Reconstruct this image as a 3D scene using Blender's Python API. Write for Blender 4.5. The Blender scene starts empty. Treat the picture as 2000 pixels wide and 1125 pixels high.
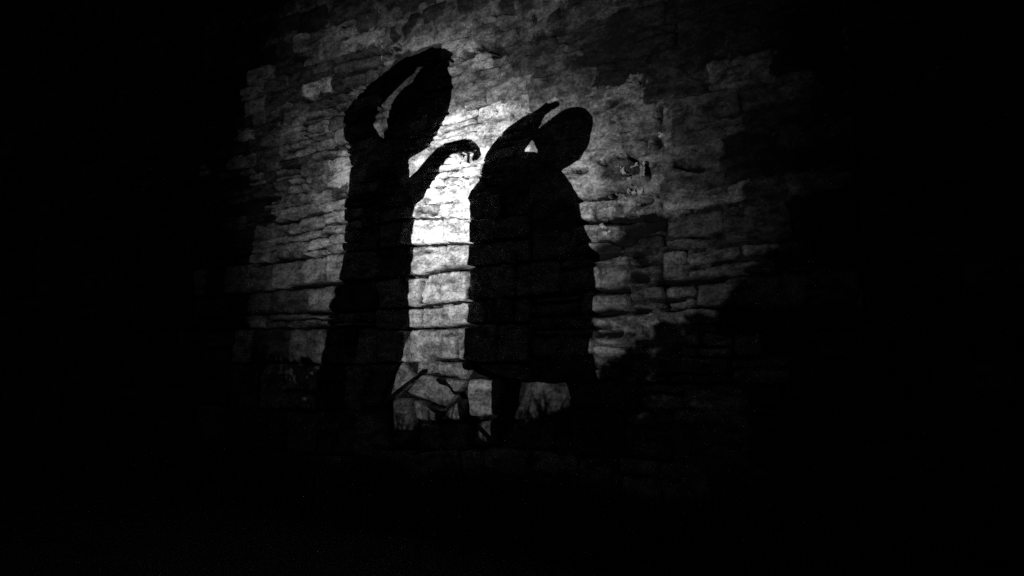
import bpy, bmesh, math, random
from mathutils import Vector, noise, Matrix
random.seed(7)
S = bpy.context.scene
COL = S.collection

# ------------------------------------------------------------------ camera, night sky, exposure
cam_d = bpy.data.cameras.new('camera'); cam = bpy.data.objects.new('camera', cam_d); COL.objects.link(cam)
cam_d.sensor_width = 36; cam_d.lens = 23.4; cam_d.clip_start = 0.05; cam_d.clip_end = 500
cam.location = (3.1, -5.0, 1.5)
cam.rotation_euler = (math.radians(90)+math.atan(127.5/1300), 0, math.radians(31.8))
S.camera = cam
w = bpy.data.worlds.new('World'); S.world = w; w.use_nodes = True
wn = w.node_tree.nodes; wl = w.node_tree.links
bg = wn['Background']
sky = wn.new('ShaderNodeTexSky'); sky.sky_type = 'NISHITA'; sky.sun_disc = False
sky.sun_elevation = math.radians(4); sky.sun_rotation = math.radians(200)
bwsky = wn.new('ShaderNodeRGBToBW')
wl.new(sky.outputs[0], bwsky.inputs[0]); wl.new(bwsky.outputs[0], bg.inputs[0])
bg.inputs[1].default_value = 0.0002
S.view_settings.view_transform = 'Standard'; S.view_settings.look = 'None'
S.view_settings.exposure = 4.0; S.view_settings.gamma = 1.0; S.view_settings.use_curve_mapping = False
S.render.engine = 'CYCLES'
S.cycles.use_denoising = False; S.cycles.sample_clamp_indirect = 0.03

# ------------------------------------------------------------------ the hand lamp's beam (lamp body is built further down)
LAMP = Vector((0.5, -8.5, 0.3)); AIM = Vector((-0.614, 0.0, 3.10))
ld = bpy.data.lights.new('lamp_beam', 'SPOT'); lo = bpy.data.objects.new('lamp_beam', ld)
COL.objects.link(lo)
ld.energy = 620; ld.shadow_soft_size = 0.0035; ld.spot_size = math.radians(43); ld.spot_blend = 0.2
lo.location = LAMP
lo.rotation_euler = (AIM-LAMP).to_track_quat('-Z', 'Y').to_euler()
ld.use_nodes = True
n = ld.node_tree.nodes; k = ld.node_tree.links
em = n.get('Emission') or n.new('ShaderNodeEmission')
tc = n.new('ShaderNodeTexCoord'); sx = n.new('ShaderNodeSeparateXYZ'); k.new(tc.outputs['Normal'], sx.inputs[0])
def M(op, a, b=None):
    m = n.new('ShaderNodeMath'); m.operation = op
    for i, v in enumerate((a, b)):
        if v is None: continue
        if isinstance(v, (int, float)): m.inputs[i].default_value = v
        else: k.new(v, m.inputs[i])
    return m.outputs[0]
zz = M('ABSOLUTE', sx.outputs[2])
tan = M('DIVIDE', M('SQRT', M('SUBTRACT', 1.0, M('MULTIPLY', zz, zz))), zz)
ramp = n.new('ShaderNodeValToRGB'); ramp.color_ramp.interpolation = 'B_SPLINE'
k.new(M('DIVIDE', tan, 0.3676), ramp.inputs[0])
# reflector profile: hot core, wide spill (tangent of angle / 0.3676)
PROF = [(0.0, 1.0), (0.10, 0.95), (0.19, 0.56), (0.27, 0.35), (0.38, 0.20), (0.50, 0.118), (0.63, 0.064), (0.78, 0.03), (0.92, 0.008), (1.0, 0.0)]
cr = ramp.color_ramp
while len(cr.elements) < len(PROF): cr.elements.new(0.5)
for e, (p, v) in zip(cr.elements, PROF): e.position = p; e.color = (v, v, v, 1)
k.new(ramp.outputs[0], em.inputs[0]); em.inputs[1].default_value = 1.0

# ------------------------------------------------------------------ helpers
def link(name, me, mat=None, parent=None, loc=None):
    o = bpy.data.objects.new(name, me); COL.objects.link(o)
    if mat is not None and not me.materials: me.materials.append(mat)
    if parent: o.parent = parent
    if loc is not None: o.location = loc
    return o
def empty(name, loc):
    o = bpy.data.objects.new(name, None); COL.objects.link(o); o.location = loc; o.empty_display_size = .1
    return o
def tag(o, label=None, cat=None, group=None, kind=None):
    for a, v in (('label', label), ('category', cat), ('group', group), ('kind', kind)):
        if v: o[a] = v
    return o
def mesh(name, vs, fs, tones=None, smooth=True):
    me = bpy.data.meshes.new(name); me.from_pydata(vs, [], fs); me.update()
    if tones is not None:
        at = me.attributes.new('tone', 'FLOAT', 'POINT'); at.data.foreach_set('value', tones)
    if smooth: me.polygons.foreach_set('use_smooth', [True]*len(me.polygons))
    return me
def nz(x, y, z, f, s=0.0): return noise.noise(Vector((x*f+s, y*f-s*.7, z*f+s*1.3)))

# ------------------------------------------------------------------ materials (all neutral greys)
def base_mat(name, rough=.95, spec=.15):
    m = bpy.data.materials.new(name); m.use_nodes = True
    b = m.node_tree.nodes['Principled BSDF']
    b.inputs['Roughness'].default_value = rough; b.inputs['Specular IOR Level'].default_value = spec
    return m, m.node_tree.nodes, m.node_tree.links, b
def stone_mat(name, bump):
    m, n, l, b = base_mat(name)
    g = n.new('ShaderNodeNewGeometry'); at = n.new('ShaderNodeAttribute'); at.attribute_name = 'tone'
    def nt(sc, det, rough=.6, stretch=None):
        t = n.new('ShaderNodeTexNoise'); t.inputs['Scale'].default_value = sc
        t.inputs['Detail'].default_value = det; t.inputs['Roughness'].default_value = rough
        if stretch:
            mp = n.new('ShaderNodeMapping'); mp.inputs['Scale'].default_value = stretch
            l.new(g.outputs['Position'], mp.inputs[0]); l.new(mp.outputs[0], t.inputs['Vector'])
        else: l.new(g.outputs['Position'], t.inputs['Vector'])
        return t.outputs['Fac']
    def mr(v, a, b_, c, d):
        r = n.new('ShaderNodeMapRange'); l.new(v, r.inputs[0])
        for i, q in enumerate((a, b_, c, d)): r.inputs[i+1].default_value = q
        return r.outputs[0]
    def mul(a, b_):
        q = n.new('ShaderNodeMath'); q.operation = 'MULTIPLY'; l.new(a, q.inputs[0])
        if isinstance(b_, float): q.inputs[1].default_value = b_
        else: l.new(b_, q.inputs[1])
        return q.outputs[0]
    big = nt(1.7, 3); mid = nt(7, 6, .65, (1, 1, 1.7)); fine = nt(38, 5, .7); grain = nt(170, 2)
    v = mul(at.outputs['Fac'], mr(big, .36, .64, .7, 1.3))
    v = mul(v, mr(mid, .36, .62, .42, 1.38))
    v = mul(v, mr(fine, .34, .62, .5, 1.28))
    pit = nt(62, 3, .6); v = mul(v, mr(pit, .28, .40, .35, 1.0))
    v = mul(v, mr(grain, .2, .8, .75, 1.25))
    soot = nt(3.4, 10, .74, (1, 1, 2.2)); v = mul(v, mr(soot, .41, .49, .45, 1.06))
    fleck = nt(27, 5, .7, (1, 1, 1.5)); v = mul(v, mr(fleck, .58, .68, 1.0, 1.8))
    ver = nt(19, 8, .75, (1, 1, 2.4)); v = mul(v, mr(ver, .36, .46, .55, 1.06))
    # lichen: dark blotches of their own
    vo = n.new('ShaderNodeTexVoronoi'); vo.inputs['Scale'].default_value = 5.5; l.new(g.outputs['Position'], vo.inputs['Vector'])
    li = mr(vo.outputs['Distance'], .05, .22, .55, 1.0); v = mul(v, li)
    cl = n.new('ShaderNodeClamp'); l.new(v, cl.inputs[0]); cl.inputs[1].default_value = .012; cl.inputs[2].default_value = .86
    l.new(cl.outputs[0], b.inputs['Base Color'])
    h = n.new('ShaderNodeMath'); h.operation = 'ADD'; l.new(mul(mid, 1.4), h.inputs[0]); l.new(mul(fine, .7), h.inputs[1])
    bp = n.new('ShaderNodeBump'); bp.inputs['Strength'].default_value = bump; bp.inputs['Distance'].default_value = .02
    l.new(h.outputs[0], bp.inputs['Height']); l.new(bp.outputs[0], b.inputs['Normal'])
    return m
STONE = stone_mat('limestone', .8); MORTAR = stone_mat('lime_mortar', 1.0)
def plain(name, v, rough=.8, ns=20, amp=.4):
    m, n, l, b = base_mat(name, rough, .3)
    g = n.new('ShaderNodeTexCoord'); t = n.new('ShaderNodeTexNoise'); t.inputs['Scale'].default_value = ns; t.inputs['Detail'].default_value = 4
    l.new(g.outputs['Object'], t.inputs['Vector'])
    r = n.new('ShaderNodeMapRange'); l.new(t.outputs['Fac'], r.inputs[0])
    r.inputs[3].default_value = v*(1-amp); r.inputs[4].default_value = v*(1+amp)
    l.new(r.outputs[0], b.inputs['Base Color'])
    return m
SOIL = plain('dark_soil', .025, .95, 3); GRASS = plain('grass_blades', .05, .7, 5); LEAFM = plain('shrub_leaves', .06, .6, 9)
STEM = plain('plant_stems', .06); SKIN = plain('skin', .4, .6, 30, .1); CLOTH = plain('dark_cloth', .04, .9, 60)
HAIRM = plain('dark_hair', .03, .5, 80); METAL = plain('black_metal', .05, .45, 40); EYE = plain('eye_white', .6, .2)
WOOL = plain('grey_wool', .09, .95, 70)

# ------------------------------------------------------------------ measurements (metres)
HEAD = [[-0.092,1.629,0.139,0.0],[-0.102,1.611,0.137,0.0],[-0.111,1.593,0.137,0.0],[-0.125,1.57,0.135,0.0],[-0.135,1.55,0.128,0.0],[-0.142,1.524,0.117,0.0],[-0.148,1.507,0.109,0.0],[-0.164,1.496,0.089,0.0],[-0.178,1.485,0.072,0.0],[-0.19,1.471,0.057,0.0],[-0.197,1.454,0.057,0.0],[-0.219,1.428,0.08,0.0]]
HAIR = [[0.004,1.823,0.031,0.0],[-0.0,1.808,0.046,0.0],[-0.012,1.791,0.058,0.0],[-0.028,1.775,0.07,0.0],[-0.036,1.758,0.081,0.0],[-0.035,1.738,0.089,0.0],[-0.04,1.724,0.101,0.0],[-0.055,1.711,0.119,0.0],[-0.069,1.697,0.133,0.0],[-0.079,1.679,0.14,0.0],[-0.09,1.656,0.147,0.0],[-0.099,1.63,0.148,0.0],[-0.106,1.608,0.14,0.0],[-0.069,1.581,0.092,0.0]]
RAISED = [[-0.301,1.449,0.109,0.02],[-0.338,1.516,0.098,0.017],[-0.386,1.603,0.082,0.004],[-0.393,1.658,0.077,-0.034],[-0.331,1.721,0.044,-0.034],[-0.286,1.749,0.038,-0.035],[-0.239,1.777,0.035,-0.033],[-0.191,1.807,0.03,-0.032],[-0.143,1.826,0.026,-0.031]]
RHAND = [[-0.148,1.831,0.013,-0.029],[-0.103,1.835,0.009,-0.027],[-0.066,1.83,0.006,-0.027],[-0.037,1.829,0.007,-0.025]]
RF = [[[-0.047,1.843,0.006,-0.01],[-0.004,1.852,0.003,-0.01],[0.034,1.841,-0.003,-0.008],[0.062,1.82,-0.005,-0.006]],[[-0.042,1.832,0.004,-0.01],[0.006,1.834,0.001,-0.01],[0.044,1.817,-0.005,-0.006],[0.062,1.793,-0.007,-0.003]],[[-0.042,1.82,0.002,-0.01],[0.006,1.814,-0.002,-0.009],[0.035,1.792,-0.006,-0.006]],[[-0.046,1.811,0.0,-0.009],[-0.013,1.803,-0.004,-0.007],[0.011,1.778,-0.007,-0.004]],[[-0.103,1.849,0.005,-0.01],[-0.061,1.854,0.005,-0.01],[-0.023,1.861,0.005,-0.009]]]
ARM = [[-0.205,1.299,0.037,-0.042],[-0.155,1.322,0.036,-0.042],[-0.102,1.346,0.04,-0.037],[-0.059,1.386,0.035,-0.025],[-0.012,1.434,0.029,-0.021],[0.015,1.458,0.022,-0.022],[0.045,1.472,0.014,-0.022],[0.066,1.474,0.008,-0.021]]
PALM = [[0.066,1.474,0.005,-0.021],[0.091,1.474,0.004,-0.023],[0.124,1.472,-0.001,-0.025],[0.151,1.462,-0.006,-0.019]]
FING = [[[0.093,1.462,-0.009,-0.003],[0.104,1.443,-0.008,-0.002],[0.111,1.424,-0.007,-0.001]],[[0.12,1.454,-0.009,-0.003],[0.133,1.433,-0.009,-0.001],[0.14,1.406,-0.007,-0.0]],[[0.149,1.455,-0.009,-0.004],[0.164,1.436,-0.009,-0.0],[0.16,1.416,-0.007,0.002]],[[0.157,1.472,-0.009,-0.006],[0.177,1.452,-0.009,-0.003],[0.181,1.433,-0.009,0.003],[0.17,1.42,-0.006,0.004]],[[0.129,1.476,0.0,-0.011],[0.155,1.472,-0.004,-0.009],[0.177,1.455,-0.005,-0.005]]]
DRESS = [[-0.277,1.483,0.119,0.0],[-0.281,1.457,0.141,0.0],[-0.285,1.428,0.15,0.0],[-0.289,1.378,0.158,0.0],[-0.283,1.308,0.173,0.0],[-0.281,1.228,0.17,0.0],[-0.289,1.18,0.169,0.0],[-0.287,1.14,0.175,0.0],[-0.286,1.101,0.18,0.0],[-0.296,1.063,0.174,0.0],[-0.304,1.024,0.173,0.0],[-0.31,0.995,0.184,0.0],[-0.316,0.957,0.193,0.0],[-0.323,0.918,0.204,0.0],[-0.333,0.841,0.208,0.0],[-0.336,0.812,0.204,0.0],[-0.349,0.744,0.206,0.0],[-0.365,0.715,0.2,0.0],[-0.378,0.686,0.197,0.0],[-0.406,0.589,0.205,0.0],[-0.428,0.435,0.242,0.0],[-0.438,0.225,0.281,0.0],[-0.44,-0.129,0.337,0.0]]
CLOAK = [[0.31,1.531,0.092,0.0],[0.316,1.511,0.134,0.0],[0.321,1.487,0.156,0.0],[0.318,1.458,0.176,0.0],[0.314,1.425,0.206,0.0],[0.318,1.399,0.226,0.0],[0.335,1.348,0.231,0.0],[0.341,1.29,0.236,0.0],[0.346,1.232,0.244,0.0],[0.355,1.193,0.255,0.0],[0.36,1.155,0.26,0.0],[0.358,1.06,0.267,0.0],[0.353,0.967,0.265,0.0],[0.349,0.874,0.264,0.0],[0.343,0.8,0.264,0.0],[0.334,0.772,0.267,0.0],[0.338,0.741,0.256,0.0],[0.347,0.719,0.234,0.0],[0.358,0.708,0.203,0.0]]
RAISED2 = [[0.21,1.473,0.065,-0.033],[0.24,1.529,0.065,-0.041],[0.279,1.573,0.057,-0.046],[0.318,1.61,0.046,-0.043],[0.365,1.644,0.033,-0.035],[0.394,1.664,0.025,-0.027]]
PALM2 = [[0.394,1.664,0.024,-0.024],[0.414,1.68,0.018,-0.02],[0.431,1.69,0.013,-0.016]]
FING2 = [[[0.429,1.691,0.005,-0.01],[0.459,1.7,0.004,-0.009],[0.489,1.706,0.002,-0.006]],[[0.429,1.685,0.004,-0.01],[0.464,1.692,0.004,-0.009],[0.497,1.698,0.002,-0.006]],[[0.425,1.686,0.005,-0.01],[0.453,1.694,0.004,-0.009],[0.481,1.7,0.003,-0.006]],[[0.416,1.678,0.005,-0.008],[0.436,1.685,0.004,-0.008],[0.455,1.691,0.003,-0.006]],[[0.408,1.679,0.008,-0.008],[0.425,1.695,0.007,-0.007],[0.442,1.706,0.005,-0.006]]]
HEAD2 = [[0.511,1.621,0.099,0.0],[0.511,1.606,0.11,0.0],[0.508,1.587,0.116,0.0],[0.509,1.568,0.113,0.0],[0.51,1.543,0.107,0.0],[0.509,1.519,0.098,0.0],[0.505,1.497,0.085,0.0],[0.493,1.48,0.064,0.0],[0.474,1.464,0.042,0.0],[0.46,1.451,0.04,0.0]]
HAIR2 = [[0.547,1.666,0.029,0.0],[0.544,1.657,0.055,0.0],[0.539,1.642,0.076,0.0],[0.531,1.629,0.094,0.0],[0.528,1.614,0.103,0.0],[0.525,1.596,0.105,0.0],[0.525,1.577,0.101,0.0],[0.532,1.549,0.082,0.0]]
LEGS2 = [[[0.268,0.781,-0.067,0.005],[0.256,0.669,-0.053,0.001],[0.252,0.484,-0.049,-0.003],[0.248,0.229,-0.035,-0.004],[0.248,-0.091,-0.03,-0.006]],[[0.551,0.782,-0.065,-0.015],[0.579,0.678,-0.058,-0.008],[0.585,0.506,-0.05,-0.003],[0.575,0.269,-0.034,-0.004],[0.568,-0.03,-0.028,-0.005]]]
SHRUB = [[0.507,0.379],[0.518,0.403],[0.524,0.421],[0.533,0.432],[0.544,0.438],[0.548,0.449],[0.563,0.458],[0.579,0.463],[0.588,0.476],[0.603,0.478],[0.616,0.487],[0.62,0.5],[0.636,0.502],[0.648,0.507],[0.666,0.508],[0.683,0.512],[0.693,0.521],[0.7,0.533],[0.713,0.54],[0.718,0.551],[0.733,0.563],[0.762,0.573],[0.799,0.575],[0.788,0.321],[0.506,0.287]]
CLUMP = [[-0.64,0.634],[-0.437,0.59],[-0.335,0.564],[-0.257,0.544],[-0.203,0.552],[-0.115,0.528],[-0.079,0.459],[-0.07,0.209],[-0.602,0.145]]
STEMS = [[[0.071,-0.093,0.017,0.003],[0.085,0.407,0.03,0.003],[0.063,0.508,0.038,0.007],[0.05,0.569,0.033,0.004],[0.05,0.61,0.02,0.004],[0.032,0.647,0.011,0.006],[0.005,0.671,0.006,0.005],[-0.016,0.683,0.003,0.003]],[[0.096,-0.089,0.012,0.003],[0.059,0.446,0.013,0.002],[0.021,0.63,0.008,0.002],[-0.021,0.687,0.005,0.003],[-0.04,0.706,0.006,0.004],[-0.059,0.718,0.009,0.011],[-0.078,0.724,0.008,0.014],[-0.092,0.73,0.007,0.009]],[[-0.347,-0.168,0.015,0.003],[-0.384,0.368,0.015,0.002],[-0.395,0.591,0.012,-0.0],[-0.354,0.646,0.009,-0.005],[-0.293,0.688,0.006,-0.005],[-0.232,0.727,0.005,-0.005],[-0.193,0.75,0.006,-0.007],[-0.168,0.761,0.008,-0.011],[-0.156,0.766,0.005,-0.008]],[[0.157,-0.078,0.014,0.003],[0.105,0.449,0.015,0.003],[0.001,0.545,0.009,0.008],[-0.063,0.58,0.008,0.009],[-0.112,0.603,0.007,0.007],[-0.14,0.623,0.006,0.005]],[[0.205,-0.07,0.014,0.003],[0.174,0.505,0.015,0.002],[0.119,0.552,0.008,0.008],[0.074,0.57,0.004,0.01],[0.027,0.572,0.001,0.006]]]
SHADE_BANKTOP = [[-0.71,0.527],[-0.186,0.461],[0.032,0.436],[0.124,0.396],[0.166,0.381],[0.189,0.412],[0.243,0.426],[0.296,0.425],[0.318,0.409],[0.344,0.384],[0.364,0.396],[0.389,0.426],[0.461,0.44],[0.508,0.465],[0.534,0.477],[0.676,0.439],[0.953,0.466]]
COURSES = {"strip":[[[-1.271,0.059],[-0.211,0.182]],[[-1.282,0.564],[-0.213,0.675]],[[-1.291,1.004],[-0.215,1.114]],[[-1.3,1.41],[-0.978,1.393],[-0.734,1.438],[-0.469,1.425]],[[-1.241,1.735],[-0.798,1.741],[-0.472,1.763]],[[-1.18,1.944],[-0.473,1.98]],[[-1.219,2.249],[-0.993,2.26],[-0.805,2.283],[-0.476,2.295]],[[-1.159,2.561],[-0.79,2.544],[-0.478,2.521]],[[-1.164,2.833],[-0.75,2.798],[-0.479,2.74]],[[-1.134,2.969],[-0.795,2.943],[-0.481,2.935]],[[-0.968,3.097],[-0.754,3.094],[-0.453,3.093]],[[-0.88,3.192],[-0.542,3.164],[-0.365,3.154]],[[-0.818,3.265],[-0.676,3.259],[-0.366,3.262]],[[-0.947,3.391],[-0.757,3.382],[-0.309,3.389]],[[-0.853,3.52],[-0.281,3.502]],[[-0.761,3.637],[-0.457,3.673],[-0.0,3.655]],[[-0.701,3.82],[0.055,3.802]],[[-0.703,4.016],[0.109,3.988]],[[-0.643,4.193],[0.164,4.163]],[[-0.645,4.374],[0.218,4.319]],[[-0.647,4.557],[0.272,4.473]],[[-0.648,4.714],[0.272,4.623]]],"left":[[[-3.203,-0.165],[-2.019,-0.078]],[[-3.235,0.417],[-2.038,0.456]],[[-3.26,0.868],[-2.053,0.895]],[[-2.942,1.387],[-2.07,1.383]],[[-2.961,1.785],[-2.083,1.767]],[[-2.969,1.945],[-2.089,1.928]],[[-3.515,2.202],[-2.983,2.228],[-2.1,2.248]],[[-3.535,2.553],[-2.914,2.56],[-2.501,2.563],[-2.148,2.563]],[[-3.183,2.741],[-2.195,2.783]],[[-3.196,2.987],[-2.683,3.026],[-2.204,3.035]],[[-3.03,3.177],[-2.055,3.151]],[[-3.036,3.309],[-2.059,3.285]],[[-3.089,3.496],[-2.376,3.454],[-1.99,3.482]],[[-2.879,3.634],[-1.995,3.622]],[[-2.714,3.738],[-1.999,3.763]],[[-2.807,3.92],[-2.005,3.951]],[[-2.987,4.085],[-2.086,4.091]],[[-2.906,4.228],[-1.938,4.232]],[[-2.828,4.4],[-1.793,4.36]],[[-2.837,4.584],[-1.798,4.553]],[[-2.759,4.767],[-1.804,4.759]],[[-2.768,4.965],[-1.81,4.955]],[[-2.778,5.188],[-1.816,5.176]]],"right":[[[0.727,0.29],[1.56,0.369]],[[0.732,0.675],[1.569,0.704]],[[0.736,1.043],[1.579,1.057]],[[0.739,1.271],[1.585,1.278]],[[0.742,1.467],[1.589,1.462]],[[0.744,1.647],[1.594,1.646]],[[0.769,1.823],[1.791,1.83]],[[0.771,2.001],[1.064,2.003],[1.363,2.045],[1.873,2.066]],[[0.752,2.306],[1.805,2.302]],[[0.661,2.609],[1.052,2.589],[1.417,2.582],[1.814,2.597]],[[0.663,2.803],[1.034,2.795],[1.421,2.758],[1.819,2.777]],[[0.518,2.991],[1.036,2.94],[1.629,2.965]],[[0.52,3.162],[1.172,3.09],[1.633,3.118]],[[0.764,3.319],[1.638,3.297]],[[0.767,3.511],[1.643,3.502]],[[0.77,3.735],[1.65,3.733]],[[0.772,3.939],[1.655,3.923]],[[0.774,4.129],[1.66,4.132]],[[0.777,4.326],[1.666,4.338]]]}
SPLITS = {'strip':{1:([-1.222,-0.846,-0.522,-0.214],[0.2,0.24,0.26,0.28,0.2]),2:([-1.165,-0.648,-0.41,-0.215],[0.3,0.3,0.36,0.38,0.2]),3:([-1.192,-0.598],[0.45,0.44,0.36]),4:([-1.056],[0.5,0.5]),5:([-1.022],[0.5,0.6]),6:([-0.74],[0.42,0.46]),7:([-0.773],[0.8,0.45]),8:([-1.1,-0.825],[0.5,0.3,0.5]),9:([-0.796],[0.85,0.6]),10:([-0.767],[0.75,0.65]),11:([-0.743],[0.8,0.7]),12:([-0.573],[0.85,0.75]),13:([],[0.7]),14:([-0.962,-0.303],[0.5,0.6,0.5]),15:([-1.215,-0.397,-0.083],[0.22,0.52,0.66,0.62]),16:([-1.118,-0.548,-0.293,-0.083],[0.11,0.2,0.19,0.2,0.24]),17:([-1.024,-0.4,-0.14],[0.09,0.17,0.15,0.1]),18:([-0.929,-0.431,-0.226],[0.08,0.16,0.22,0.08]),19:([-0.42,-0.198,0.055],[0.3,0.16,0.12,0.1]),20:([-0.403,-0.169],[0.2,0.1,0.12])},'left':{3:([-2.908,-2.619,-2.365],[0.06,0.2,0.2,0.14]),4:([-2.714,-2.276],[0.12,0.3,0.3]),5:([-2.642,-2.23],[0.1,0.3,0.12]),6:([-3.255,-2.476,-2.397],[0.2,0.34,0.3,0.4]),7:([-2.71,-2.345],[0.26,0.48,0.48]),8:([-3.019,-2.434],[0.28,0.32,0.44]),9:([-2.519],[0.36,0.5]),10:([-2.694],[0.26,0.42]),11:([-2.374],[0.3,0.8]),12:([-2.299],[0.2,0.5]),13:([-2.187],[0.2,0.45]),18:([-2.816,-2.348],[0.07,0.45,0.06]),19:([-2.346,-1.617],[0.1,0.1,0.38]),20:([-2.266,-1.545],[0.2,0.32,0.1])},'right':{1:([0.585],[-1,0.1]),2:([0.589],[-1,0.1]),3:([0.786,1.139],[0.1,0.2,0.2]),4:([0.788,1.099],[0.2,0.3,0.2]),5:([0.791,1.315],[0.2,0.32,0.2]),6:([1.106,1.401,1.64],[0.28,0.18,0.3,0.2]),7:([1.089,1.373,1.567],[0.29,0.14,0.24,0.28]),8:([1.037,1.396],[0.34,0.06,0.12]),9:([0.657,0.799,1.376],[0.3,0.6,0.42,0.42]),10:([0.922,1.145,1.422],[0.45,0.42,0.34,0.14]),11:([0.901,1.108,1.205,1.425],[0.42,0.14,-1,0.25,0.14]),12:([0.927,1.063,1.268,1.491],[0.34,0.4,0.24,0.26,0.1]),13:([0.952,1.466],[0.3,0.26,0.1]),14:([0.909,1.233],[0.2,0.26,0.06]),15:([0.842,1.323],[0.1,0.02,0.03]),16:([0.701,1.538],[0.08,0.018,0.03]),17:([0.988,1.451],[0.24,0.03,0.07])}}  # dark stones below the right ledge have its shade in their tone
RUBBLE = [[[[-1.524,0.959],[-1.294,1.127],[-1.09,1.265],[-1.314,1.445]],0.32],[[[-1.077,1.28],[-0.878,1.307],[-0.88,1.437],[-1.093,1.426]],0.42],[[[-1.254,1.123],[-0.74,0.983],[-0.508,1.248],[-1.014,1.3]],0.34],[[[-0.878,1.307],[-0.519,1.252],[-0.463,1.435],[-0.818,1.423]],0.36],[[[-0.465,0.922],[-0.203,0.948],[-0.08,1.284],[-0.496,1.276]],0.38],[[[-1.374,0.596],[-1.079,0.665],[-1.176,1.086],[-1.438,1.058]],0.2],[[[-1.063,0.858],[-0.774,0.864],[-0.764,0.978],[-1.124,1.069]],0.26],[[[-0.75,0.865],[-0.533,0.886],[-0.513,1.136],[-0.716,0.98]],0.3],[[[-0.407,0.666],[-0.148,0.693],[-0.182,0.922],[-0.363,0.886]],0.26],[[[-1.077,0.57],[-0.463,0.616],[-0.482,0.861],[-1.057,0.839]],0.22],[[[-0.0,0.914],[0.587,0.987],[0.533,1.258],[0.146,1.236]],0.13],[[[-2.13,0.97],[-1.544,0.968],[-1.353,1.4],[-2.085,1.383]],0.25],[[[-2.113,0.501],[-1.413,0.554],[-1.489,0.946],[-2.114,0.939]],0.2],[[[-0.132,0.65],[0.403,0.691],[0.453,0.946],[-0.053,0.885]],0.12],[[[-0.053,1.276],[0.182,1.258],[0.182,1.403],[-0.412,1.398]],0.25]]
LUMPS = [[1.252,3.016,0.014],[1.125,3.02,0.0105],[1.053,3.029,0.0133],[1.313,2.987,0.0113],[1.139,3.02,0.0134],[1.134,3.012,0.0125],[1.2,3.007,0.0065],[1.228,2.997,0.0094],[1.144,3.01,0.0109],[1.14,3.016,0.0131],[1.109,3.021,0.0152],[1.181,3.008,0.0093],[1.012,3.026,0.0085],[1.07,3.023,0.0129],[1.131,3.024,0.0136],[1.15,3.002,0.0144],[1.162,3.003,0.0079],[1.107,3.015,0.0146],[1.142,3.02,0.0102],[1.029,3.026,0.0082],[1.072,3.024,0.0118],[1.19,3.022,0.0144],[1.245,2.928,0.0123],[1.23,2.988,0.0138],[1.242,2.959,0.0099],[1.228,2.944,0.0085],[1.251,2.948,0.0093],[1.223,2.922,0.0155],[1.245,2.928,0.0116],[1.233,2.964,0.0128],[1.252,2.973,0.0127],[1.061,2.984,0.0117],[1.053,3.015,0.0077],[1.075,2.974,0.0137],[1.061,2.983,0.0114],[1.072,2.998,0.0101],[1.063,2.979,0.0102],[1.087,2.962,0.011],[0.959,2.782,0.0151],[1.12,2.802,0.0153],[1.153,2.777,0.0141],[1.037,2.764,0.011],[1.212,2.747,0.0118],[1.095,2.721,0.0119],[1.171,2.77,0.0101],[1.035,2.734,0.0081],[1.068,2.77,0.0127],[1.043,2.783,0.0152],[1.237,2.745,0.0091],[1.014,2.796,0.0115],[1.139,2.752,0.0104],[1.094,2.755,0.0158],[1.07,2.77,0.0147],[1.038,2.775,0.0081],[1.066,2.743,0.0115],[1.077,2.743,0.0104],[1.231,2.801,0.0127],[1.165,2.79,0.0131],[1.212,2.776,0.0136],[1.228,2.785,0.0113],[1.204,2.791,0.0146],[1.21,2.766,0.0065],[1.168,2.789,0.0129],[1.161,2.788,0.0147],[1.228,2.789,0.0117],[0.866,2.548,0.0127],[0.85,2.536,0.011],[0.889,2.526,0.0145],[0.892,2.531,0.0101],[0.838,2.53,0.0072],[0.903,2.533,0.0155],[0.883,2.544,0.0148],[0.869,2.538,0.0101],[0.881,2.537,0.011],[0.88,2.56,0.0066],[0.916,2.474,0.0106],[0.901,2.484,0.0148],[0.919,2.479,0.0081],[0.905,2.488,0.0147],[0.941,2.493,0.0104],[0.953,2.491,0.0107],[1.388,3.24,0.0098],[1.396,3.241,0.013],[1.388,3.219,0.0106],[1.393,3.231,0.0079],[1.395,3.217,0.0157],[1.412,3.23,0.0084],[1.3,1.726,0.0141],[1.348,1.749,0.0108],[1.31,1.743,0.015],[1.345,1.733,0.0083],[1.328,1.738,0.015],[1.325,1.74,0.0096],[1.333,1.755,0.0139]]
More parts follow.
